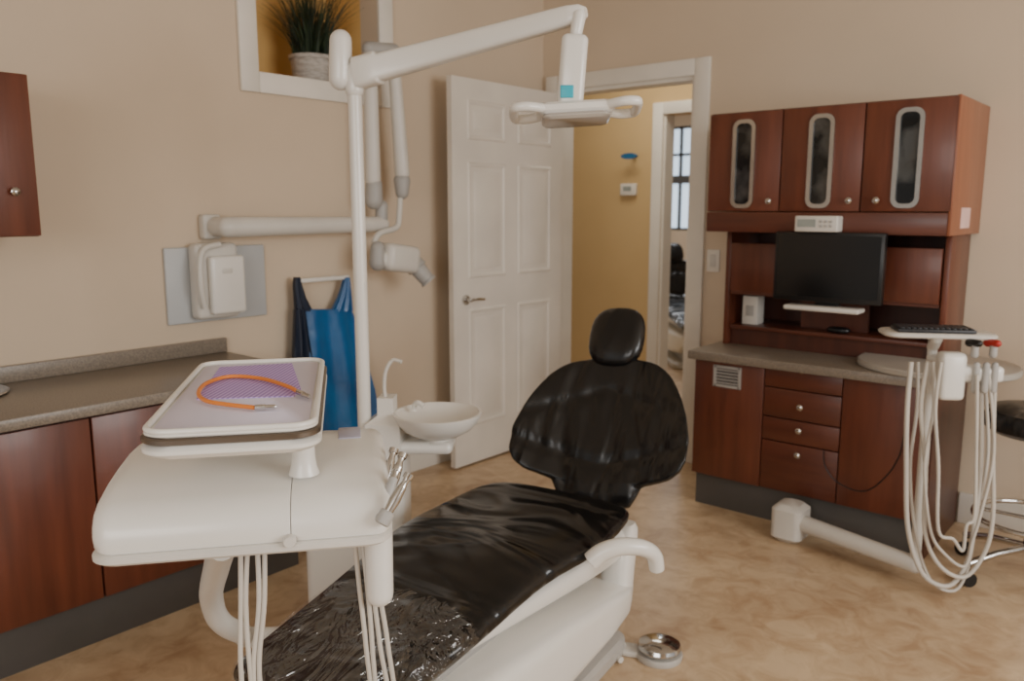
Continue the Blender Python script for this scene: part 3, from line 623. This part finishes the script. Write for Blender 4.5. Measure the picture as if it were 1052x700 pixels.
for px in (1003,1013,1022):
    c=atD(px,380,2.7);MB().cap(c+V((0,0,-.07)),c+V((0,0,.015)),.012,.011).build('hose_socket',Mgrey,as_,world=True)
for i,(sx,ex,bot,D) in enumerate(((932,1006,602,2.74),(939,1010,607,2.76),(949,1021,593,2.72),(955,1015,582,2.70),(963,1003,566,2.68))):
    j=(0,3,-3,4,-2)[i]
    pts=[atD(sx+4,372,D),atD(sx+j,420,D),atD(sx-1-j,480,D),atD(sx+1,545,D),atD(sx+16,bot-12,D),atD((sx+ex)/2+6,bot,D),atD(ex-12-j,bot-26,D),atD(ex-4-j,530,D),atD(ex+2+j,465,D),atD(ex+1,385,D)]
    MB().tube(smooth(pts,6),(.0085,.006,.0075,.0055,.006)[i],10).build('hose',Mrub,as_,world=True)
for px,m,lab in ((1001,Mblack,'suction handle with dark tip, left of the two on the assistant stand'),(1020,Mred,'suction handle with red tip on the assistant stand')):
    c=atD(px,366,2.7);o=thing('suction_handle',lab,'suction handle',c+V((0,0,-.01)))
    MB().cap(c+V((0,0,.005)),c+V((0,0,.035)),.013,.012).build('grip',Mgrey,o,world=True)
    MB().cap(c+V((-.02,.01,.042)),c+V((.012,-.01,.045)),.014,.012).build('tip',m,o,world=True)
kb=thing('keyboard','dark compact keyboard lying on the small white assistant tray','keyboard',(tcn.x,tcn.y,tz+.005),math.radians(30))
MB().box(-.14,.11,-.05,.06,0,.012,.004).build('body',Mkey,kb)
w=MB()
for i in range(13):
    for j in range(5): w.box(-.132+i*.0183,-.118+i*.0183,-.043+j*.02,-.028+j*.02,.012,.017,.001)
w.build('keys',Mblack,kb)
# ---------------------------------------------------------------- stool
sc=atD(1074,430,2.9);st=thing('operator_stool','black round stool with chrome foot ring and star base at the right edge','stool',(sc.x,sc.y,0))
sz=sc.z
MB().lathe([(.05,sz-.06),(.17,sz-.058),(.195,sz-.04),(.20,sz-.005),(.185,sz+.025),(.12,sz+.035),(0,sz+.033)]).build('seat',Mvinyl,st)
MB().lathe([(.028,.12),(.028,.36),(.018,.37),(.018,sz-.05)]).build('gas_column',Mchrome,st)
MB().tube([V((.20*math.cos(2*math.pi*k/40),.20*math.sin(2*math.pi*k/40),.24)) for k in range(40)],.010,10,closed=True).cap((-.2,0,.24),(.2,0,.24),.007).cap((0,-.2,.24),(0,.2,.24),.007).build('foot_ring',Mchrome,st)
for k in range(5):
    an=math.radians(230+72*k);d_=V((math.cos(an),math.sin(an),0))
    l_=MB().tube([d_*.02+V((0,0,.13)),d_*.15+V((0,0,.115)),d_*.26+V((0,0,.085))],.014,10).build('leg',Mchrome,st)
    c=d_*.26;s_=V((-d_.y,d_.x,0))
    MB().cap(c+V((0,0,.085)),c+V((0,0,.055)),.007).cap(c+s_*.006+V((0,0,.027)),c+s_*.02+V((0,0,.027)),.0265,rd=False).cap(c-s_*.006+V((0,0,.027)),c-s_*.02+V((0,0,.027)),.0265,rd=False).build('caster',Mblack,l_)
MB().tube(smooth([(.05,.08,sz-.07),(.13,.16,sz-.05),(.15,.19,sz+.05),(.13,.17,sz+.16)],5),.010).build('back_support',Mchrome,st)
w=MB();w.tube(smooth([(-.10,.20,sz+.2),(.05,.21,sz+.2),(.14,.15,sz+.2),(.2,.05,sz+.2)],5),.05,14,flat=.4);w.build('back_pad',Mvinyl,st)
w=MB();w.tube(smooth([hit(x,y,'y',3.365) for x,y in ((846,462),(848,480),(862,497),(888,505),(910,490),(924,468),(930,440))],6),.0025,8)
tag(w.build('power_cord',Mblack),'thin black cord drooping across the front of the back cabinet','cord')
fr=copy_tree(ch);fr.location=(-3.55,6.7,0);fr.rotation_euler=(0,0,math.radians(40));fr['label']='second black dental chair seen through both doorways'
# ---------------------------------------------------------------- light
def area(name,loc,tgt,sx,sy,e,col):
    l=bpy.data.lights.new(name,'AREA');l.shape='RECTANGLE';l.size=sx;l.size_y=sy;l.energy=e;l.color=col
    o=bpy.data.objects.new(name,l);COL.objects.link(o);o.location=loc;o.rotation_euler=(V(tgt)-V(loc)).to_track_quat('-Z','Y').to_euler();return o
area('window_light',(2.5,1.8,1.7),(-1.5,1.9,.8),2.2,1.4,98,(1,.98,.96))
area('window_light_rear',(.3,-2.4,1.8),(-1.6,1.8,.8),2.2,1.4,54,(1,.97,.94))
area('hall_light',(-2.9,4.7,2.7),(-2.9,4.7,0),1.2,.6,17,(1,.93,.80))
area('far_room_light',(-4.5,7.6,2.7),(-4.5,7.6,0),1.5,1.0,45,(.95,.97,1))
w=bpy.data.worlds.new('World');bpy.context.scene.world=w;w.use_nodes=True
bg=w.node_tree.nodes['Background'];bg.inputs[0].default_value=(1,.95,.89,1);bg.inputs[1].default_value=.5
cd=bpy.data.cameras.new('Camera');co=bpy.data.objects.new('Camera',cd);COL.objects.link(co);co.location=CAM
co.rotation_euler=(math.pi/2-PT,0,YW);cd.sensor_width=36;cd.lens=36*FP/1052
cd.dof.use_dof=True;cd.dof.focus_distance=1.5;cd.dof.aperture_fstop=4.5
bpy.context.scene.camera=co
